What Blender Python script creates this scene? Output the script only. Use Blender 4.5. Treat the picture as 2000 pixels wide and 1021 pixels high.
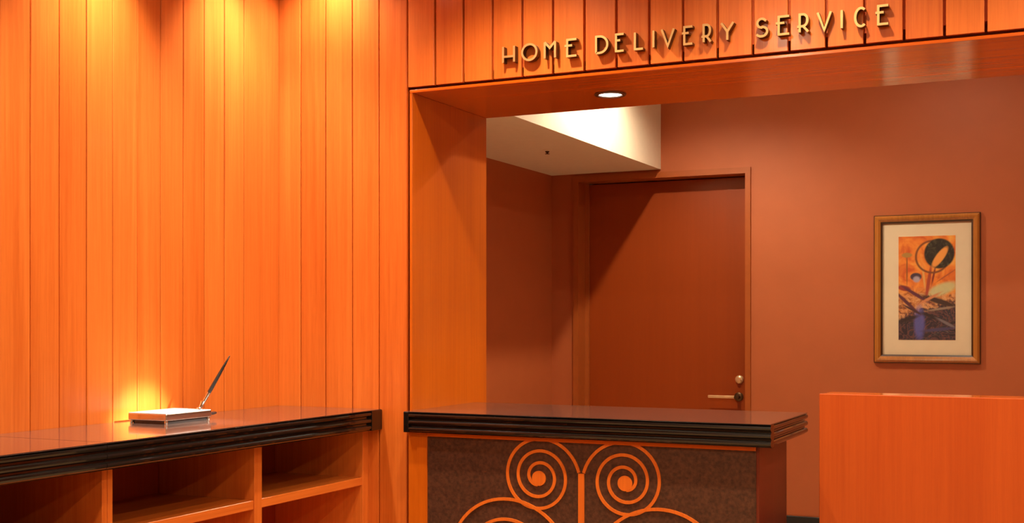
import bpy, bmesh, math, random
from mathutils import Vector, Matrix
random.seed(7)
for o in list(bpy.data.objects): bpy.data.objects.remove(o)
scene = bpy.context.scene
COL = scene.collection
PI = math.pi

# ---------------------------------------------------------------- camera, world, exposure
# metres; X along the panelled front wall, Y into the back office, Z up
CAM = (2.376, -4.075, 1.42)
cam_d = bpy.data.cameras.new('camera'); cam = bpy.data.objects.new('camera', cam_d); COL.objects.link(cam)
cam.location = CAM; cam.rotation_euler = (PI/2, 0, math.radians(25.328))
cam_d.sensor_width = 36; cam_d.lens = 42.48; cam_d.shift_y = 0.0607; cam_d.clip_start = 0.05
scene.camera = cam
w = bpy.data.worlds.new('world'); scene.world = w; w.use_nodes = True
w.node_tree.nodes['Background'].inputs[0].default_value = (1, .8, .6, 1)
w.node_tree.nodes['Background'].inputs[1].default_value = 0.05
vs = scene.view_settings
vs.view_transform = 'Standard'; vs.look = 'None'; vs.exposure = 0.35; vs.gamma = 1; vs.use_curve_mapping = False
WARM = (1.0, .78, .50)          # hall lamps
WASH = (1.0, .87, .72)          # wall washers
OFFICE = (1.0, .84, .60)        # back office lamps

# ---------------------------------------------------------------- materials
def new_mat(name):
    m = bpy.data.materials.new(name); m.use_nodes = True
    nt = m.node_tree; b = nt.nodes['Principled BSDF']
    return m, nt, b
def setp(b, **k):
    for n, v in k.items():
        n = {'color':'Base Color','rough':'Roughness','metal':'Metallic','coat':'Coat Weight','coatr':'Coat Roughness','spec':'Specular IOR Level'}[n]
        b.inputs[n].default_value = (*v, 1) if isinstance(v, tuple) else v
def plain(name, color, rough=.5, metal=0, noise=0.06, scale=30, coat=0, bump=0, spec=.5):
    m, nt, b = new_mat(name); setp(b, rough=rough, metal=metal, coat=coat, spec=spec)
    tc = nt.nodes.new('ShaderNodeTexCoord'); nz = nt.nodes.new('ShaderNodeTexNoise')
    nz.inputs['Scale'].default_value = scale; nz.inputs['Detail'].default_value = 4
    nt.links.new(tc.outputs['Object'], nz.inputs['Vector'])
    r = nt.nodes.new('ShaderNodeValToRGB')
    r.color_ramp.elements[0].position = .3; r.color_ramp.elements[1].position = .7
    r.color_ramp.elements[0].color = tuple(c*(1-noise) for c in color)+(1,)
    r.color_ramp.elements[1].color = tuple(min(1, c*(1+noise)) for c in color)+(1,)
    nt.links.new(nz.outputs['Fac'], r.inputs[0]); nt.links.new(r.outputs[0], b.inputs['Base Color'])
    if bump:
        bp = nt.nodes.new('ShaderNodeBump'); bp.inputs['Strength'].default_value = bump; bp.inputs['Distance'].default_value = .004
        nt.links.new(nz.outputs['Fac'], bp.inputs['Height']); nt.links.new(bp.outputs[0], b.inputs['Normal'])
    return m
def wood(name, dark, light, axis='Z', rough=.35, coat=.15, coatr=.15, vary=.28, fine=90, spec=.4):
    """veneer: fine streaks along one axis, each board a little different"""
    m, nt, b = new_mat(name); setp(b, rough=rough, coat=coat, coatr=coatr, spec=spec)
    N = nt.nodes; L = nt.links
    tc = N.new('ShaderNodeTexCoord'); oi = N.new('ShaderNodeObjectInfo')
    mul = N.new('ShaderNodeMath'); mul.operation = 'MULTIPLY'; mul.inputs[1].default_value = 57
    L.new(oi.outputs['Random'], mul.inputs[0])
    add = N.new('ShaderNodeVectorMath'); add.operation = 'ADD'
    L.new(tc.outputs['Object'], add.inputs[0]); L.new(mul.outputs[0], add.inputs[1])
    def streak(s_across, s_along, detail, dist=0.0):
        mp = N.new('ShaderNodeMapping'); sc = [s_across]*3; sc['XYZ'.index(axis)] = s_along
        mp.inputs['Scale'].default_value = sc; L.new(add.outputs[0], mp.inputs[0])
        n = N.new('ShaderNodeTexNoise'); n.inputs['Scale'].default_value = 1; n.inputs['Detail'].default_value = detail
        n.inputs['Distortion'].default_value = dist
        L.new(mp.outputs[0], n.inputs['Vector']); return n.outputs['Fac']
    a = streak(fine, 1.6, 6, .4); c = streak(14, .5, 3, .6); d = streak(260, 14, 2)
    def mad(x, k, y):
        n = N.new('ShaderNodeMath'); n.operation = 'MULTIPLY_ADD'; L.new(x, n.inputs[0]); n.inputs[1].default_value = k
        if isinstance(y, float): n.inputs[2].default_value = y
        else: L.new(y, n.inputs[2])
        return n.outputs[0]
    v = mad(a, .55, mad(c, .45, mad(d, .25, -.125)))
    v = mad(oi.outputs['Random'], vary, mad(v, 1.0, -vary/2))
    r = N.new('ShaderNodeValToRGB'); e = r.color_ramp.elements
    e[0].position = .22; e[1].position = .80; e[0].color = (*dark, 1); e[1].color = (*light, 1)
    L.new(v, r.inputs[0]); L.new(r.outputs[0], b.inputs['Base Color'])
    bp = N.new('ShaderNodeBump'); bp.inputs['Strength'].default_value = .06; bp.inputs['Distance'].default_value = .002
    L.new(a, bp.inputs['Height']); L.new(bp.outputs[0], b.inputs['Normal'])
    return m
def emitter(name, color, strength):
    m, nt, b = new_mat(name); setp(b, color=(.8,.8,.8))
    b.inputs['Emission Color'].default_value = (*color, 1); b.inputs['Emission Strength'].default_value = strength
    return m

WD, WL = (.54, .108, .012), (.78, .208, .033)
M = {}
M['wood_v'] = wood('cherry_veneer_vertical', WD, WL, 'Z')
M['wood_y'] = wood('cherry_veneer_depthwise', WD, WL, 'Y')
M['wood_x'] = wood('cherry_veneer_lengthwise', (.50,.080,.003), (.70,.14,.006), 'X', rough=.22, coat=.5, coatr=.10)
M['wood_jamb'] = wood('cherry_veneer_jamb', (.42,.072,.002), (.58,.125,.005), 'Z', rough=.3, coat=.25)
M['wood_panel'] = wood('red_cherry_veneer', (.42,.062,.008), (.56,.10,.013), 'Z', vary=.02)
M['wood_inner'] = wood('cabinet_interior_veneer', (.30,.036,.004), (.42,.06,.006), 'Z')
M['wood_side'] = wood('dark_cherry_veneer', (.10,.016,.008), (.16,.026,.012), 'Z', rough=.3)
M['backing'] = plain('groove_backing', (.50,.08,.008), .6)
M['counter'] = wood('dark_counter_laminate', (.060,.034,.027), (.095,.055,.044), 'X', rough=.18, coat=.6, coatr=.06, vary=.02, fine=160, spec=.7)
M['edge'] = plain('dark_counter_edge', (.006,.004,.0035), .22, noise=.1, coat=.7, spec=.3)
M['bronze'] = plain('mottled_bronze_panel', (.080,.030,.015), .5, .25, noise=.38, scale=85, bump=.25)
M['inlay'] = wood('cherry_inlay', (.55,.11,.012), (.78,.19,.02), 'Z', vary=.05)
M['terracotta'] = plain('terracotta_paint', (.43,.108,.030), .55, noise=.03, scale=8)
M['door'] = wood('brown_painted_door', (.27,.042,.003), (.31,.050,.004), 'Z', rough=.42, coat=.05, vary=.02, fine=40)
M['door_frame'] = plain('brown_painted_frame', (.36,.085,.014), .4, noise=.04)
M['white'] = plain('white_ceiling_paint', (.80,.71,.56), .7, noise=.02)
M['cream'] = plain('hall_wall_paint', (.42,.27,.15), .6, noise=.03, scale=5)
M['stone'] = plain('beige_stone_floor', (.40,.25,.13), .3, noise=.25, scale=3)
M['office_floor'] = plain('bounce_office_floor', (.80,.62,.42), .5, noise=.06, scale=12)  # pale tone chosen to bounce light onto the low ceiling and walls
M['black'] = plain('black_baseboard', (.008,.008,.009), .5)
M['gold'] = plain('brushed_gold', (.66,.42,.18), .45, .75, noise=.05)
M['brass_dark'] = plain('blackened_brass', (.10,.05,.02), .4, .7)
M['brass'] = plain('satin_brass', (.85,.60,.32), .28, .6)
M['chrome'] = plain('polished_chrome', (.88,.87,.85), .10, 1, noise=.01)
M['silver'] = plain('silver_glare_plate', (.90,.89,.86), .22, .55, noise=.01)  # partly diffuse silver, puts white glare into the stand's top
M['steel'] = plain('dark_bronze_trim', (.16,.10,.07), .35, .8)
M['pen_black'] = plain('black_lacquer', (.012,.011,.011), .18, noise=.02, coat=.6)
M['frame'] = wood('gilded_frame_wood', (.27,.085,.012), (.52,.20,.035), 'Z', rough=.3, coat=.4, vary=.02)
M['frame_dark'] = plain('dark_frame_lip', (.05,.018,.006), .35)
M['mat'] = plain('cream_mat_board', (.78,.66,.46), .8, noise=.02)
M['lens'] = emitter('lit_downlight_lens', (1,.93,.82), 14)

# ---------------------------------------------------------------- helpers
def link_obj(name, me, mat, parent=None, loc=(0,0,0)):
    o = bpy.data.objects.new(name, me); COL.objects.link(o); o.location = loc
    if mat is not None and not me.materials: me.materials.append(M[mat])
    if parent: o.parent = parent
    return o
def obj(name, bm, mat, parent=None, loc=(0,0,0), smooth=False):
    me = bpy.data.meshes.new(name); bmesh.ops.recalc_face_normals(bm, faces=bm.faces[:]); bm.to_mesh(me); bm.free()
    if smooth:
        for p in me.polygons: p.use_smooth = True
    return link_obj(name, me, mat, parent, loc)
def bx(bm, x0, x1, y0, y1, z0, z1, bevel=0, seg=1):
    vs_ = [bm.verts.new(p) for p in ((x0,y0,z0),(x1,y0,z0),(x1,y1,z0),(x0,y1,z0),(x0,y0,z1),(x1,y0,z1),(x1,y1,z1),(x0,y1,z1))]
    fs = [bm.faces.new([vs_[i] for i in f]) for f in ((0,3,2,1),(4,5,6,7),(0,1,5,4),(1,2,6,5),(2,3,7,6),(3,0,4,7))]
    if bevel:
        es = list({e for f in fs for e in f.edges})
        bmesh.ops.bevel(bm, geom=es, offset=bevel, segments=seg, affect='EDGES', profile=.5)
    return bm
def box(name, x0, x1, y0, y1, z0, z1, mat, parent=None, bevel=0, seg=1):
    return obj(name, bx(bmesh.new(), x0, x1, y0, y1, z0, z1, bevel, seg), mat, parent)
def lathe(name, prof, mat, parent=None, loc=(0,0,0), axis=(0,0,1), n=32, smooth=True):
    bm = bmesh.new(); rings = []
    for r, z in prof:
        rings.append([bm.verts.new((r*math.cos(2*PI*i/n), r*math.sin(2*PI*i/n), z)) for i in range(n)])
    for a, b in zip(rings, rings[1:]):
        for i in range(n): bm.faces.new((a[i], a[(i+1)%n], b[(i+1)%n], b[i]))
    if prof[0][0] > 1e-4: bm.faces.new(rings[0])
    if prof[-1][0] > 1e-4: bm.faces.new(rings[-1])
    bmesh.ops.remove_doubles(bm, verts=bm.verts[:], dist=1e-5)
    q = Vector((0,0,1)).rotation_difference(Vector(axis).normalized()).to_matrix().to_4x4()
    bm.transform(Matrix.Translation(loc) @ q)
    o = obj(name, bm, mat, parent, smooth=False)
    if smooth:
        for p in o.data.polygons: p.use_smooth = True
        try: o.data.set_sharp_from_angle(angle=math.radians(35))
        except Exception: pass
    return o
def ribbon(bm, pts, width, y0, y1, closed=False):
    """a strip of constant width following a polyline in the XZ plane, solid between y0 and y1"""
    P = [Vector((p[0], p[1])) for p in pts]; n = len(P); L, R = [], []
    for i, p in enumerate(P):
        a = P[(i-1) % n] if (closed or i > 0) else None
        b = P[(i+1) % n] if (closed or i < n-1) else None
        d1 = (p-a).normalized() if a is not None else (b-p).normalized()
        d2 = (b-p).normalized() if b is not None else d1
        t = (d1+d2).normalized() if (d1+d2).length > 1e-6 else d1
        nn = Vector((-t.y, t.x)); k = width/2/max(.45, nn.dot(Vector((-d1.y, d1.x))))
        L.append(p+nn*k); R.append(p-nn*k)
    def V(q, y): return bm.verts.new((q.x, y, q.y))
    A = [(V(l,y0), V(r,y0), V(l,y1), V(r,y1)) for l, r in zip(L, R)]
    m = n if closed else n-1
    for i in range(m):
        a, b = A[i], A[(i+1) % n]
        bm.faces.new((a[0],b[0],b[1],a[1])); bm.faces.new((a[2],a[3],b[3],b[2]))
        bm.faces.new((a[0],a[2],b[2],b[0])); bm.faces.new((a[1],b[1],b[3],a[3]))
    if not closed:
        for a in (A[0], A[-1]): bm.faces.new((a[0],a[1],a[3],a[2]))
def extrude_profile(name, prof, axis, a, b, mat, parent=None):
    """closed profile [(u,v)] swept along an axis: axis 'Y' -> (u,t,v); axis 'X' -> (t,u,v)"""
    bm = bmesh.new(); P = (lambda u,t,v:(u,t,v)) if axis == 'Y' else (lambda u,t,v:(t,u,v))
    A = [bm.verts.new(P(u,a,v)) for u,v in prof]; B = [bm.verts.new(P(u,b,v)) for u,v in prof]
    n = len(prof)
    for i in range(n): bm.faces.new((A[i],A[(i+1)%n],B[(i+1)%n],B[i]))
    bm.faces.new(A); bm.faces.new(B)
    return obj(name, bm, mat, parent)
def thing(name, label, cat, loc=(0,0,0), group=None):
    o = bpy.data.objects.new(name, None); COL.objects.link(o); o.location = loc; o.empty_display_size = .05
    return tag(o, label, cat, group)
def tag(o, label, cat, group=None):
    o['label'] = label; o['category'] = cat
    if group: o['group'] = group
    return o
def struct(o, label=None, cat=None):
    o['kind'] = 'structure'
    if label: o['label'] = label
    if cat: o['category'] = cat
    return o
def rel(parent, o):
    """parts are modelled in room coordinates; hang one under an Empty that stands elsewhere"""
    o.parent = parent; o.matrix_parent_inverse = Matrix.Translation(parent.location).inverted(); return o

# ---------------------------------------------------------------- room shell
XL, YB = -0.61, 2.66            # face of the left planks, face of the office back wall
HALL_H, X1, Y0 = 3.00, 5.6, -7.2
OFF_H, XR = 2.92, 4.2
HZ, JX, WY = 2.315, 0.021, 0.64  # opening: soffit height, jamb face, wall depth
XOP = 3.45                       # right end of the opening

struct(box('floor', XL-.3, X1+.1, Y0-.1, WY, -.06, 0, 'stone'), 'beige stone floor of the hall', 'floor')
struct(box('floor_office', XL-.3, X1+.1, WY, YB+.2, -.06, 0, 'office_floor'), 'unseen office floor made pale to bounce light', 'floor')
struct(box('ceiling', XL-.3, X1+.1, Y0-.1, -.03, HALL_H, HALL_H+.06, 'cream'), 'cream hall ceiling', 'ceiling')
struct(box('wall_rear', XL-.1, X1+.1, Y0-.1, Y0, 0, HALL_H, 'cream'), 'cream wall at the far end of the hall', 'wall')
struct(box('wall_right', X1, X1+.1, Y0, 0, 0, HALL_H, 'cream'), 'cream right wall of the hall', 'wall')

T, G = .016, .0035               # plank thickness, half joint
# left wall of vertical planks
wl = struct(box('wall_left', XL-.12, XL-T, Y0, 0, 0, HALL_H, 'backing'), 'wall of vertical orange cherry planks behind the long counter', 'wall')
def plank_mesh(wd, hgt, th, bev=.003):
    bm = bmesh.new(); bx(bm, -wd/2, wd/2, 0, th, 0, hgt)
    front = [e for e in bm.edges if all(abs(v.co.y) < 1e-6 for v in e.verts) and abs(e.verts[0].co.x-e.verts[1].co.x) < 1e-6]
    bmesh.ops.bevel(bm, geom=front, offset=bev, segments=2, affect='EDGES', profile=.5)
    bmesh.ops.recalc_face_normals(bm, faces=bm.faces[:])
    me = bpy.data.meshes.new('plank'); bm.to_mesh(me); bm.free(); me.materials.append(M['wood_v']); return me
SP = .1185
pm = plank_mesh(SP-2*G*.45, HALL_H, T)
k = 0; y = .008
while y-SP > -4.6:
    o = link_obj('plank', pm, None, wl, (XL, y-SP/2, 0)); o.rotation_euler = (0,0,PI/2)
    o.location = (XL + (.0 if k % 3 else -.0012), min(y, .0)-SP/2 if k == 0 else y-SP/2, 0)
    y -= SP; k += 1
box('rear_boarding', XL-T, XL, Y0, y, 0, HALL_H, 'wood_v', wl)

# front wall: core, planks beside the opening, planks of the header
bm = bmesh.new()
bx(bm, XL-.1, JX-.05, T, .10, 0, HALL_H); bx(bm, JX-.05, XOP, T, .10, HZ+.06, HALL_H); bx(bm, XL-.1, JX-.013, .10, WY-.001, 0, HALL_H); bx(bm, JX-.013, XOP, .10, WY-.001, HZ+.014, HALL_H); bx(bm, XOP+.013, X1, T, WY-.001, 0, HALL_H)
wf = struct(obj('wall_front', bm, 'backing'), 'panelled front wall of orange cherry planks around the office opening', 'wall')
seams = [-.626, -.504, -.383, -.256, -.132, -.004]
for a, b in zip(seams, seams[1:]):
    me = plank_mesh(b-a-2*G*.5, HALL_H, T); link_obj('plank', me, None, wf, ((a+b)/2, 0, 0))
HS = .1236; hm = plank_mesh(HS-2.6*G, HALL_H-HZ-.024, T, .002)
hx = -.004; tall = plank_mesh(HS-2*G, HALL_H, T, .003)
while hx < 5.5:
    if hx < XOP: link_obj('plank', hm, None, wf, (hx+HS/2, 0, HZ+.024))
    else: link_obj('plank', tall, None, wf, (hx+HS/2, 0, 0))
    hx += HS
# lining of the opening
struct(box('trim_1', JX-.012, JX, -.004, WY, 0, HZ, 'wood_jamb', bevel=.0015), 'smooth orange wood jamb lining on the left of the opening', 'trim')
struct(box('trim_2', JX-.012, XOP+.012, -.004, WY, HZ, HZ+.0115, 'wood_x', bevel=.0015), 'glossy orange wood soffit over the opening', 'trim')
struct(box('trim_3', XOP, XOP+.012, -.004, WY, 0, HZ, 'wood_jamb', bevel=.0015), 'wood jamb lining on the right of the opening', 'trim')

# back office
DX0, DX1, DZ = -.372, .655, 2.275     # opening in the back wall for the door
bm = bmesh.new()
bx(bm, -.66, DX0, YB, YB+.16, 0, OFF_H); bx(bm, DX1, XR+.1, YB, YB+.16, 0, OFF_H); bx(bm, DX0, DX1, YB, YB+.16, DZ, OFF_H)
struct(obj('wall_back', bm, 'terracotta'), 'terracotta painted office wall with door and picture', 'wall')
struct(box('wall_office_left', -.66, -.545, WY, YB, 0, OFF_H, 'terracotta'), 'terracotta painted side wall left of the door', 'wall')
struct(box('wall_office_right', XR, XR+.1, WY, YB, 0, OFF_H, 'terracotta'), 'terracotta painted wall at the right end of the office', 'wall')
struct(box('ceiling_office', -.66, XR+.1, WY, YB+.16, OFF_H, OFF_H+.06, 'white'), 'pale upper ceiling of the office', 'ceiling')
LC = 2.318
struct(box('ceiling_bulkhead', -.545, .148, WY, YB, LC, OFF_H, 'white'), 'white dropped ceiling box above the office door', 'ceiling')
struct(box('baseboard_back', DX1+.03, XR, YB-.012, YB, 0, .354, 'black', bevel=.002), 'tall black baseboard right of the office door', 'baseboard')

# ---------------------------------------------------------------- door
d = struct(thing('door_1', 'plain brown office door in a narrow frame', 'door', (.14, YB, 0)))
DR = .115
def part(p, name, *a, **k): return rel(p, box(name, *a, **k))
part(d, 'door_leaf', DX0+.009, DX1-.008, YB+DR, YB+DR+.04, .006, DZ-.012, 'door', bevel=.002)
bm = bmesh.new()
bx(bm, DX0-.028, DX0+.006, YB-.014, YB+.18, 0, DZ+.028); bx(bm, DX1-.006, DX1+.024, YB-.014, YB+.18, 0, DZ+.028); bx(bm, DX0+.006, DX1-.006, YB-.014, YB+.18, DZ-.006, DZ+.028)
rel(d, obj('door_frame', bm, 'door_frame'))
bm = bmesh.new()
bx(bm, DX0+.006, DX0+.03, YB+DR-.02, YB+DR-.002, 0, DZ-.006); bx(bm, DX0+.03, DX1-.006, YB+DR+.042, YB+DR+.055, 0, DZ-.006)
rel(d, obj('door_stop', bm, 'door_frame'))
LY = YB+DR
lv = rel(d, lathe('lever_handle', [(0,0),(.026,0),(.026,.006),(.022,.010),(.011,.012),(.010,.045),(.014,.048),(.014,.060),(0,.062)], 'brass_dark', None, (.580, LY, .999), (0,-1,0)))
lv['label'] = 'dark round rose of the lever handle'
bm = bmesh.new(); bx(bm, .412, .574, LY-.060, LY-.046, .992, 1.008, .004, 2)
bar = obj('lever', bm, 'brass'); bar.parent = lv
db = rel(d, lathe('deadbolt', [(0,0),(.024,0),(.024,.008),(.019,.014),(.012,.016),(.012,.024),(0,.025)], 'brass', None, (.584, LY, 1.099), (0,-1,0), 24))
db['label'] = 'round brass deadbolt cylinder'
bpy.context.view_layer.update()

# ---------------------------------------------------------------- sprinkler in the low ceiling
s = thing('ceiling_sprinkler', 'small dark sprinkler head on the white dropped ceiling', 'sprinkler', (-.128, 1.641, LC))
rel(s, lathe('rosette', [(0,-.0),(.026,0),(.024,-.005),(.012,-.008),(.012,-.009),(0,-.009)], 'white', None, (-.128,1.641,LC), n=24))
rel(s, lathe('head', [(.011,-.008),(.010,-.014),(.005,-.016),(.005,-.020),(.012,-.021),(.012,-.023),(0,-.023)], 'brass_dark', None, (-.128,1.641,LC), n=16))

# ---------------------------------------------------------------- downlights: lamps of the place, plus an added hall fill grid
def downlight(label, loc, r, power, angle, blend, color, group, lrad=.03, tilt=(0,0,0), area=None):
    t = thing('downlight', label, 'downlight', loc, group)
    x_, y_, z_ = loc
    rel(t, lathe('trim_ring', [(r*.72,-.001),(r*.76,-.007),(r*.95,-.007),(r,-.004),(r,-.0005)], 'steel', None, loc, n=40))
    rel(t, lathe('lens', [(0,-.0025),(r*.72,-.0025),(r*.72,-.001),(0,-.001)], 'lens', None, loc, n=40))
    if area:
        ld = bpy.data.lights.new('lamp_glow', 'AREA'); ld.shape = 'DISK'; ld.size = area
    else:
        ld = bpy.data.lights.new('lamp_beam', 'SPOT'); ld.spot_size = math.radians(angle); ld.spot_blend = blend; ld.shadow_soft_size = lrad
    ld.energy = power; ld.color = color
    lo = bpy.data.objects.new('lamp_light', ld); COL.objects.link(lo); lo.parent = t; lo.location = (0,0,-.012); lo.rotation_euler = tilt
    return t
R = math.radians
# wall washers tucked close to the planks
gw = 'wall washing downlights in the hall ceiling'
downlight('hall downlight washing the left plank wall above the pen stand', (XL+.18, -.375, HALL_H), .06, 84, 80, 1, WASH, gw, .02)
downlight('hall downlight washing the left plank wall near the counter joint', (XL+.20, -1.06, HALL_H), .06, 150, 80, 1, WASH, gw, .02)
downlight('hall downlight washing the left plank wall further along', (XL+.20, -1.80, HALL_H), .06, 140, 80, 1, WASH, gw, .02)
downlight('hall downlight washing the planks left of the opening', (-.33, -.16, HALL_H), .06, 50, 110, 1, WASH, gw, .02)
gf = 'downlights along the panelled front wall'
for xx, lab in ((.55,'first hall downlight along the header, left of the lettering'),(1.55,'hall downlight in front of the middle of the lettering'),(2.55,'hall downlight in front of the header, right of the lettering'),(3.55,'hall downlight in front of the right end of the header')):
    downlight(lab, (xx,-.58,HALL_H), .075, 112 if xx < 1 else 88, 125, .8, WARM, gf, .04)
gh = 'added fill downlights in the hall ceiling'
for i, (hx_, hy_) in enumerate([(.9,-2.6),(2.6,-2.6),(4.2,-2.6),(.9,-5.0),(2.6,-5.0),(4.2,-5.0)]):  # unseen grid of lamps added as soft fill for the whole hall
    downlight('unseen fill downlight added in the hall ceiling', (hx_,hy_,HALL_H), .09, 22, 0, 0, WARM, gh, area=.16)
def aim(a, b):
    return (Vector(b)-Vector(a)).to_track_quat('-Z', 'Y').to_euler()
acc = (3.2, -.95, HALL_H)
downlight('hall accent spotlight aimed at the pen stand', acc, .06, 6000, 5.5, 1, (1,.90,.75), None, .025, aim(acc, (-.46,-.80,1.11)))
# in the soffit, over the reception desk
downlight('lit round downlight in the wood soffit above the reception desk', (.708,.345,HZ), .062, 42, 85, .7, WARM, None, .03)
# office ceiling
go = 'downlights in the office ceiling'
downlight('office downlight beside the white bulkhead', (.52,1.56,OFF_H), .07, 108, 150, .6, OFFICE, go, .03)
downlight('office downlight in front of the framed picture', (1.75,1.70,OFF_H), .09, 6.2, 0, 0, OFFICE, go, area=.15)
downlight('office downlight right of the framed picture', (3.0,1.70,OFF_H), .09, 6.2, 0, 0, OFFICE, go, area=.15)

# ---------------------------------------------------------------- long counter on the left
ZC, TH = 1.083, .078
def ribs(front, sign, top, th, n=3, depth=.012, back=None):
    """profile of a slab whose front edge carries n rounded ribs; front at u=front, body towards back"""
    pts = [(back, top), (front-sign*.004, top), (front-sign*.001, top-.0015)]
    h = th/n
    for i in range(n):
        z1 = top-i*h-.0025; z0 = top-(i+1)*h+.0025
        for j in range(7):
            a = PI/2-PI*j/6
            pts.append((front-sign*(depth*(1-math.cos(a))), (z1+z0)/2+(z1-z0)/2*math.sin(a)))
        if i < n-1:
            pts.append((front-sign*depth, z0-.001)); pts.append((front-sign*depth, z0-.004))
    pts += [(front-sign*.012, top-th), (back, top-th)]
    return pts
CF = -.118
def countertop(label, ya, yb):
    t = thing('countertop', label, 'countertop', ((XL+CF)/2, (ya+yb)/2, ZC-TH), 'ribbed dark countertops of the long counter')
    rel(t, extrude_profile('ribbed_edge', ribs(CF, 1, ZC, TH, back=CF-.05), 'Y', ya, yb, 'edge'))
    if yb > -.1: rel(t, box('end_block', CF-.05, CF+.0012, yb-.075, yb, ZC-TH, ZC-.0002, 'edge', bevel=.001))
    rel(t, box('slab', XL+.001, CF-.05, ya, yb, ZC-TH+.01, ZC, 'counter'))
    rel(t, box('top_surface', XL+.001, CF-.003, ya+.0008, yb-.0008, ZC, ZC+.0012, 'counter'))
    return t
countertop('dark glossy countertop with ribbed edge carrying the pen stand', -1.4765, -.001)
countertop('dark glossy countertop with ribbed edge at the left edge of the picture', -2.90, -1.4785)
CX = -.178
def open_cabinet(label, ya, yb):
    t = thing('open_cabinet', label, 'cabinet', ((XL+CX)/2, (ya+yb)/2, 0), 'open shelf cabinets under the long counter')
    zt = ZC-TH-.001
    mid = (ya+yb)/2
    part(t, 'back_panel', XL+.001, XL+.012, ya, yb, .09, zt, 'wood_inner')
    for a, b in ((ya, ya+.020), (yb-.043 if yb > -.1 else yb-.020, yb)):
        part(t, 'side_panel', XL+.012, CX, a, b, 0, zt, 'wood_v', bevel=.0015)
    part(t, 'divider', XL+.012, CX, mid-.021, mid+.021, .09, zt, 'wood_v', bevel=.0015)
    for a, b in ((ya+.020, mid-.021), (mid+.021, (yb-.043 if yb > -.1 else yb-.020))):
        part(t, 'shelf', XL+.012, CX-.004, a, b, .787, .818, 'wood_y', bevel=.0015)
        part(t, 'shelf', XL+.012, CX-.004, a, b, .43, .461, 'wood_y', bevel=.0015)
        part(t, 'bottom_board', XL+.012, CX-.004, a, b, .09, .115, 'wood_y', bevel=.0015)
    part(t, 'plinth', XL+.012, CX-.04, ya+.020, yb-.043, 0, .088, 'black')
    return t
open_cabinet('open cherry shelf cabinet under the counter next to the panelled wall', -1.414, -.003)
open_cabinet('open cherry shelf cabinet under the counter at the left edge of the picture', -2.83, -1.416)

# ---------------------------------------------------------------- pen stand
px0, px1, py0, py1 = -.547, -.381, -.936, -.705
zt0 = ZC+.0012
ps = thing('desk_pen_stand', 'polished chrome desk pen stand on the long dark counter', 'pen stand', ((px0+px1)/2, (py0+py1)/2, zt0))
part(ps, 'plinth', px0+.012, px1-.012, py0+.012, py1-.012, zt0, zt0+.011, 'pen_black')
part(ps, 'base', px0, px1, py0, py1, zt0+.011, zt0+.034, 'chrome', bevel=.003, seg=2)
tp = part(ps, 'glare_plate', px0+.002, px1-.002, py0+.002, py1-.002, zt0+.034, zt0+.0365, 'silver', bevel=.0008); tp['label'] = 'satin silver plate added for the white glare on top'  # thin plate added so the chrome top shows as white glare
for fx, fy in ((px0+.008,py0+.008),(px1-.008,py0+.008),(px0+.008,py1-.008),(px1-.008,py1-.008)):
    rel(ps, lathe('foot', [(0,0),(.005,0),(.006,.006),(.005,.0115),(0,.0115)], 'chrome', None, (fx,fy,zt0), n=16))
rel(ps, lathe('socket', [(0,0),(.012,0),(.012,.003),(.007,.008),(.006,.02),(.0075,.03),(0,.03)], 'chrome', None, (-.418,-.722,zt0+.036), (.10,.12,.45), 20))
ax = Vector((.075,.075,.19)).normalized(); base = Vector((-.418,-.722,zt0+.040))
pen = rel(ps, lathe('pen', [(0,0),(.0025,.0),(.005,.02),(.0065,.055),(.0065,.062)], 'chrome', None, base, ax, 16))
pen['label'] = 'silver gripping section of the pen'
bpen = lathe('pen_barrel', [(.0065,.062),(.0068,.08),(.006,.13),(.004,.18),(.002,.208),(0,.211)], 'pen_black', None, base, ax, 16)
bpen.parent = pen
rel(ps, lathe('pen_clip', [(0,0),(.0055,0),(.006,.045),(.004,.06),(0,.062)], 'pen_black', None, (-.405,py1-.002,zt0+.020), (-.08,1,0), 14))

# ---------------------------------------------------------------- reception desk
RX0, RX1, RY0, RY1 = JX+.001, 1.434, -.072, .53
FY = -.03
rd = thing('reception_desk', 'reception desk with dark ribbed top and bronze front with orange scrolls', 'desk', ((RX0+RX1)/2, .2, 0))
zb = ZC-TH
# top slab: ribbed front and right end
rel(rd, extrude_profile('ribbed_edge', ribs(RY0, -1, ZC, TH, back=RY0+.05), 'X', RX0+.02, RX1-.0005, 'edge'))
rel(rd, extrude_profile('ribbed_edge', ribs(RX1, 1, ZC, TH, back=RX1-.05), 'Y', RY0+.011, RY1, 'edge'))
rel(rd, box('top_slab', RX0, RX1-.04, RY0+.04, RY1, zb+.006, ZC, 'counter'))
rel(rd, box('top_surface', RX0, RX1-.003, RY0+.003, RY1, ZC, ZC+.0012, 'counter'))
part(rd, 'end_block', RX0, RX0+.021, RY0-.001, RY0+.05, zb, ZC, 'edge', bevel=.001)
part(rd, 'body', RX0+.002, 1.376, FY+.012, .38, .0, zb+.004, 'wood_side')
part(rd, 'end_panel', 1.376, 1.386, FY-.004, .382, 0, zb+.003, 'wood_side', bevel=.001)
part(rd, 'stile', RX0+.001, .104, FY-.006, FY+.012, 0, zb+.003, 'wood_jamb', bevel=.001)
part(rd, 'top_rail', .104, 1.376, FY-.010, FY+.012, .990, zb+.003, 'wood_x', bevel=.001)
fp = part(rd, 'front_panel', .104, 1.376, FY, FY+.012, .06, .990, 'bronze'); fp['label'] = 'mottled brown bronze front panel'
part(rd, 'kick_board', .104, 1.376, FY+.004, FY+.012, 0, .06, 'black')
SX = .739; Yf, Yg = FY-.0045, FY+.001
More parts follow.
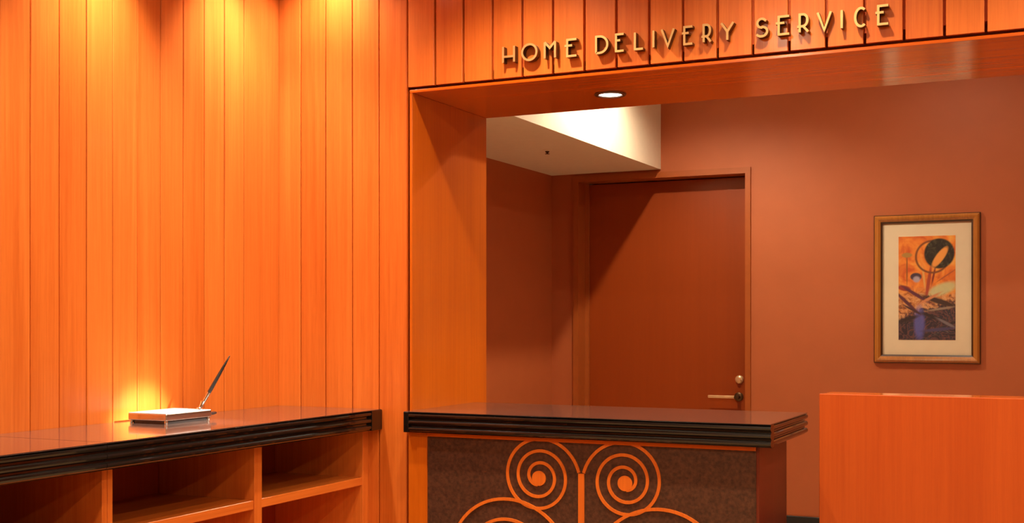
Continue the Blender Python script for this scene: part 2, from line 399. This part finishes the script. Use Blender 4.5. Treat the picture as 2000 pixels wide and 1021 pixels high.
def spiral(cx, cz, k, sgn, mat='inlay'):
    Yf = FY-.0045-.0006*(k > 1.2)
    pts = []; n = 190
    for i in range(n+1):
        th = 8 + (980-8)*i/n
        r = (.149-.0109*th/90)*k
        if th < 100: r += .0135*k*(1-th/100)**2
        a = math.radians(th); pts.append((cx+sgn*r*math.cos(a), cz+r*math.sin(a)))
    bm = bmesh.new(); ribbon(bm, pts, .0115, Yf, Yg)
    o = rel(rd, obj('spiral_inlay', bm, mat))
    bm = bmesh.new(); nn = 28; r = .0275*k
    top = [bm.verts.new((cx+r*math.cos(2*PI*i/nn), Yf-.0006, cz-.006*k+r*math.sin(2*PI*i/nn))) for i in range(nn)]
    bot = [bm.verts.new((v.co.x, Yg, v.co.z)) for v in top]
    bm.faces.new(top); bm.faces.new(bot)
    for i in range(nn): bm.faces.new((top[i], top[(i+1)%nn], bot[(i+1)%nn], bot[i]))
    dd = obj('spiral_disc', bm, mat); dd.parent = o
    return o
spiral(SX-.167, .860, 1.0, 1); spiral(SX+.167, .860, 1.0, -1)
spiral(SX-.312, .532, 1.72, 1); spiral(SX+.312, .532, 1.72, -1)
part(rd, 'stem_inlay', SX-.0115, SX+.0115, Yf-.0003, Yg, .06, .880, 'inlay')

# ---------------------------------------------------------------- low partition on the right
PX, PY, PZ = 1.536, .22, 1.174
lp = thing('low_partition', 'low red-orange wood partition standing right of the reception desk', 'partition', (2.4, PY+.1, 0))
part(lp, 'front_board', PX, XOP-.001, PY, PY+.018, .0, PZ, 'wood_panel', bevel=.002)
part(lp, 'top_board', PX+.002, XOP-.001, PY+.018, PY+.20, PZ-.022, PZ-.003, 'wood_x', bevel=.001)
part(lp, 'rear_board', PX, XOP-.001, PY+.184, PY+.20, 0, PZ-.022, 'wood_panel')
part(lp, 'side_board', PX, PX+.016, PY+.018, PY+.184, 0, PZ-.022, 'wood_panel')

# ---------------------------------------------------------------- lettering
def arc(cx, cz, rx, rz, a0, a1, n=18):
    return [(cx+rx*math.cos(math.radians(a0+(a1-a0)*i/n)), cz+rz*math.sin(math.radians(a0+(a1-a0)*i/n))) for i in range(n+1)]
def glyph(ch, poke):
    """strokes in a unit box: x 0..1 (letter width), z 0..1 (cap height)"""
    if ch == 'H': return [[(0,0),(0,1)],[(1,0),(1,1)],[(0,.36),(1,.36)]]
    if ch == 'O': return ['o']
    if ch == 'M': return [[(0,0),(0,1)],[(1,0),(1,1)],[(0,1),(.5,.62),(1,1)]]
    if ch == 'E': return [[(1,1),(0,1),(0,0),(1,0)],[(-.28 if poke else 0,.64),(.55,.64)]]
    if ch == 'D': return [[(0,0),(0,1)]+[(.15,1)]+arc(.3,.5,.7,.5,80,-80)+[(.15,0),(0,0)]]
    if ch == 'L': return [[(0,1),(0,0),(1,0)]]
    if ch == 'I': return [[(.5,0),(.5,1)]]
    if ch == 'V': return [[(0,1),(.5,0),(1,1)]]
    if ch == 'Y': return [[(0,1),(.5,.48),(1,1)],[(.5,.5),(.5,0)]]
    if ch == 'R': return [[(0,0),(0,1),(.35,1)]+arc(.4,.67,.5,.33,80,-80)+[(.35,.34)],[(-.3,.32),(.4,.34)],[(.4,.34),(1,0)]]
    if ch == 'C': return [arc(.62,.5,.62,.5,52,308,26)]
    if ch == 'S': return [[(.9,.86)]+arc(.5,.75,.40,.25,40,270,14)+arc(.48,.27,.52,.27,80,-150,20)]
LT = [('H',.421,.474,0),('O',.499,.565,0),('M',.59,.639,0),('E',.679,.723,1),('D',.791,.842,0),('E',.867,.904,0),('L',.938,.976,0),('I',1.003,1.018,0),('V',1.037,1.089,0),('E',1.119,1.156,1),('R',1.188,1.221,1),('Y',1.25,1.30,0),('S',1.371,1.416,0),('E',1.447,1.49,1),('R',1.517,1.553,1),('V',1.576,1.627,0),('I',1.65,1.666,0),('C',1.697,1.735,0),('E',1.77,1.809,1)]
sg = thing('sign_lettering', 'raised gold capital letters reading HOME DELIVERY SERVICE over the opening', 'sign', (1.115, 0, 2.385))
LZ, LH, LW = 2.385, .067, .0078
for ch, a, b, poke in LT:
    a += LW/2; b -= LW/2; z0 = LZ+LW/2; hh = LH-LW
    strokes = glyph(ch, poke)
    bmF, bmB = bmesh.new(), bmesh.new()
    for q, s_ in enumerate(strokes):
        dz = .0004*q
        for bmx, ya, yb, ww in ((bmF, -.031-dz, -.0285, LW), (bmB, -.0285, -.0035+dz, LW*.98)):
            if s_ == 'o':
                c = ((a+b)/2, z0+hh/2); pts = arc(c[0], c[1], (b-a)/2, hh/2*.98, 0, 360, 32)[:-1]
                ribbon(bmx, pts, ww, ya, yb, True)
            else:
                ribbon(bmx, [(a+u*(b-a), z0+v*hh) for u, v in s_], ww, ya, yb)
    lo = rel(sg, obj('letter', bmF, 'gold'))
    rt = obj('letter_return', bmB, 'brass_dark'); rt.parent = lo
    bmP = bmesh.new()
    xs = [a] if ch in 'HMEDLR' else [(a+b)/2]
    for xx in xs:
        zz = LZ+LH*.2 if ch != 'O' else LZ+LW/2
        bx(bmP, xx-.0025, xx+.0025, -.004, .0, zz-.0025, zz+.0025)
        zz = LZ+LH*.55 if ch in 'HMELRDI' else zz+.004
        bx(bmP, xx-.0025, xx+.0025, -.004, .0, zz-.0025, zz+.0025)
    pn = obj('mounting_pin', bmP, 'brass_dark'); pn.parent = lo

# ---------------------------------------------------------------- framed picture
def art_material():
    m, nt, b = new_mat('abstract_print'); N, L = nt.nodes, nt.links
    setp(b, rough=.6)
    tc = N.new('ShaderNodeTexCoord'); sp = N.new('ShaderNodeSeparateXYZ'); L.new(tc.outputs['Generated'], sp.inputs[0])
    U, V = sp.outputs['X'], sp.outputs['Z']
    def mth(op, a, b_=None, c=None):
        n = N.new('ShaderNodeMath'); n.operation = op
        for i, q in enumerate((a, b_, c)):
            if q is None: continue
            if isinstance(q, (int, float)): n.inputs[i].default_value = q
            else: L.new(q, n.inputs[i])
        return n.outputs[0]
    def step(x, e, s=.02): # 1 where x<e
        n = N.new('ShaderNodeMapRange'); L.new(x, n.inputs[0]) if not isinstance(x,(int,float)) else None
        n.inputs[1].default_value = e-s; n.inputs[2].default_value = e+s; n.inputs[3].default_value = 1; n.inputs[4].default_value = 0
        return n.outputs[0]
    mp = N.new('ShaderNodeMapping'); L.new(tc.outputs['Generated'], mp.inputs[0]); mp.inputs['Scale'].default_value = (1,1,1.9)
    def noise(scale, det=3, dist=.8):
        n = N.new('ShaderNodeTexNoise'); n.inputs['Scale'].default_value = scale; n.inputs['Detail'].default_value = det; n.inputs['Distortion'].default_value = dist
        L.new(mp.outputs[0], n.inputs['Vector']); return n.outputs['Fac']
    def ramp(x, stops):
        r = N.new('ShaderNodeValToRGB'); e = r.color_ramp.elements
        while len(e) < len(stops): e.new(.5)
        for q, (p, c) in zip(e, stops): q.position = p; q.color = (*c, 1)
        L.new(x, r.inputs[0]); return r.outputs[0]
    def mix(f, a, b_):
        n = N.new('ShaderNodeMix'); n.data_type = 'RGBA'
        if isinstance(f, (int,float)): n.inputs[0].default_value = f
        else: L.new(f, n.inputs[0])
        for i, q in ((6, a), (7, b_)):
            if isinstance(q, tuple): n.inputs[i].default_value = (*q, 1)
            else: L.new(q, n.inputs[i])
        return n.outputs[2]
    def ell(cx, cy, rx, ry, rot=0):  # normalised distance; v is scaled to picture width units
        du = mth('SUBTRACT', U, cx); dv = mth('MULTIPLY', mth('SUBTRACT', V, cy), 1.9)
        c, s_ = math.cos(rot), math.sin(rot)
        p = mth('ADD', mth('MULTIPLY', du, c), mth('MULTIPLY', dv, s_)); q = mth('SUBTRACT', mth('MULTIPLY', dv, c), mth('MULTIPLY', du, s_))
        return mth('SQRT', mth('ADD', mth('POWER', mth('ABSOLUTE', mth('DIVIDE', p, rx)), 2), mth('POWER', mth('ABSOLUTE', mth('DIVIDE', q, ry)), 2)))
    n1, n2, n3 = noise(4), noise(9, 4, 1.5), noise(5, 5, 2.5)
    sky = ramp(n1, [(.3,(.62,.10,.015)),(.5,(.85,.26,.03)),(.7,(.90,.45,.08))])
    low = ramp(n3, [(.30,(.010,.008,.018)),(.44,(.020,.015,.035)),(.52,(.16,.06,.05)),(.57,(.02,.02,.05)),(.66,(.02,.02,.03)),(.74,(.22,.16,.14))])
    mid = ramp(n2, [(.3,(.10,.02,.015)),(.45,(.55,.20,.05)),(.6,(.72,.38,.16)),(.75,(.16,.05,.05))])
    edge = mth('ADD', V, mth('MULTIPLY', mth('SUBTRACT', n1, .5), .28))
    col = mix(step(edge, .47, .05), sky, mid)
    edge2 = mth('ADD', mth('ADD', V, mth('MULTIPLY', U, -.16)), mth('MULTIPLY', mth('SUBTRACT', n2, .5), .35))
    col = mix(step(edge2, .22, .04), col, low)
    # pale green sweep, blue stream
    col = mix(mth('MULTIPLY', step(ell(.78,.49,.26,.10,.35), 1, .25), .75), col, (.50,.62,.34))
    col = mix(mth('MULTIPLY', step(ell(.37,.16,.09,.30,0), 1, .3), .8), col, (.10,.12,.46))
    # stalks with caps
    col = mix(step(ell(.15,.68,.012,.28), 1, .3), col, (.30,.10,.02))
    col = mix(step(ell(.15,.82,.09,.045), 1, .2), col, (.42,.24,.05))
    col = mix(step(ell(.31,.61,.10,.07), 1, .12), col, (.06,.04,.07)); col = mix(step(ell(.32,.585,.06,.055), 1, .3), col, (.45,.40,.50))
    col = mix(step(ell(.10,.50,.12,.05,-.2), 1, .2), col, (.30,.03,.02))
    col = mix(step(ell(.53,.55,.03,.32,-.15), 1, .3), col, (.40,.06,.03))
    col = mix(step(ell(.30,.44,.03,.30,1.0), 1, .3), col, (.12,.02,.05)); col = mix(step(ell(.15,.36,.03,.30,.8), 1, .3), col, (.10,.02,.04))
    col = mix(step(ell(.72,.37,.05,.34,1.25), 1, .3), col, (.04,.02,.02))
    for cx_, cy_, l_, t_, rot_, c_ in ((.55,.40,.22,.025,.5,(.62,.24,.10)),(.75,.30,.24,.02,.15,(.30,.22,.16)),(.25,.29,.2,.02,-.5,(.05,.02,.03)),(.62,.22,.25,.03,-.35,(.015,.012,.02)),(.85,.16,.2,.025,-.5,(.18,.16,.18)),(.16,.20,.2,.04,.3,(.02,.012,.02)),(.45,.60,.02,.2,.1,(.75,.42,.12)),(.62,.62,.018,.16,-.2,(.25,.03,.02)),(.85,.62,.2,.012,.6,(.45,.10,.03)),(.70,.10,.28,.03,.1,(.05,.05,.14))):
        col = mix(step(ell(cx_,cy_,l_,t_,rot_), 1, .35), col, c_)
    # ring and dark disc with an orange leaf
    e1 = ell(.60,.80,.29,.29); col = mix(step(mth('ABSOLUTE', mth('SUBTRACT', e1, 1)), .06, .04), col, (.20,.06,.02))
    e2 = ell(.72,.83,.265,.275); disc = ramp(n2, [(.35,(.006,.007,.008)),(.55,(.02,.022,.016)),(.72,(.09,.10,.05))])
    col = mix(step(e2, 1, .05), col, disc)
    col = mix(step(ell(.73,.795,.07,.22,-.62), 1, .15), col, (.86,.36,.07))
    L.new(col, b.inputs['Base Color']); return m
M['art'] = art_material()
def glass_material():
    m = bpy.data.materials.new('picture_glass'); m.use_nodes = True; nt = m.node_tree; N, L = nt.nodes, nt.links
    N.remove(N['Principled BSDF']); out = N['Material Output']
    lw = N.new('ShaderNodeLayerWeight'); pw = N.new('ShaderNodeMath'); pw.operation = 'POWER'; L.new(lw.outputs['Facing'], pw.inputs[0]); pw.inputs[1].default_value = 5
    fr = N.new('ShaderNodeMath'); fr.operation = 'MULTIPLY_ADD'; L.new(pw.outputs[0], fr.inputs[0]); fr.inputs[1].default_value = .96; fr.inputs[2].default_value = .04
    tr = N.new('ShaderNodeBsdfTransparent'); gl = N.new('ShaderNodeBsdfGlossy'); gl.inputs['Roughness'].default_value = .02
    mx = N.new('ShaderNodeMixShader'); L.new(fr.outputs[0], mx.inputs[0]); L.new(tr.outputs[0], mx.inputs[1]); L.new(gl.outputs[0], mx.inputs[2])
    L.new(mx.outputs[0], out.inputs[0]); return m
M['glass'] = glass_material()
fx0, fx1, fz0, fz1 = 1.353, 1.891, 1.210, 2.001
fc = ((fx0+fx1)/2, YB, (fz0+fz1)/2)
pf = thing('framed_picture', 'framed abstract orange and black print hanging on the terracotta wall', 'picture', (fc[0], YB, fz0))
def frame_ring(name, x0, x1, z0, z1, prof, mat):
    """mitred moulding: prof = [(inset, y offset from wall)]"""
    bm = bmesh.new(); loops = []
    for ins, yo in prof:
        loops.append([bm.verts.new((xx, YB-yo, zz)) for xx, zz in ((x0+ins,z0+ins),(x1-ins,z0+ins),(x1-ins,z1-ins),(x0+ins,z1-ins))])
    n = len(loops)
    for i in range(n):
        a, b = loops[i], loops[(i+1) % n]
        for j in range(4): bm.faces.new((a[j], a[(j+1)%4], b[(j+1)%4], b[j]))
    return rel(pf, obj(name, bm, mat))
frame_ring('frame', fx0+.004, fx1-.004, fz0+.004, fz1-.004, [(0,.001),(0,.018),(.004,.026),(.012,.031),(.020,.030),(.028,.024),(.032,.022),(.032,.001)], 'frame')
frame_ring('frame_edge', fx0, fx1, fz0, fz1, [(0,.001),(0,.013),(.0045,.016),(.0045,.001)], 'frame_dark')
frame_ring('frame_lip', fx0+.036, fx1-.036, fz0+.036, fz1-.036, [(0,.001),(0,.022),(.009,.017),(.009,.001)], 'frame_dark')
part(pf, 'mat_board', fx0+.044, fx1-.044, YB-.008, YB-.004, fz0+.041, fz1-.041, 'mat')
part(pf, 'print', 1.480, 1.767, YB-.0092, YB-.0078, 1.334, 1.884, 'art')
part(pf, 'glass', fx0+.044, fx1-.044, YB-.0135, YB-.0125, fz0+.042, fz1-.042, 'glass')
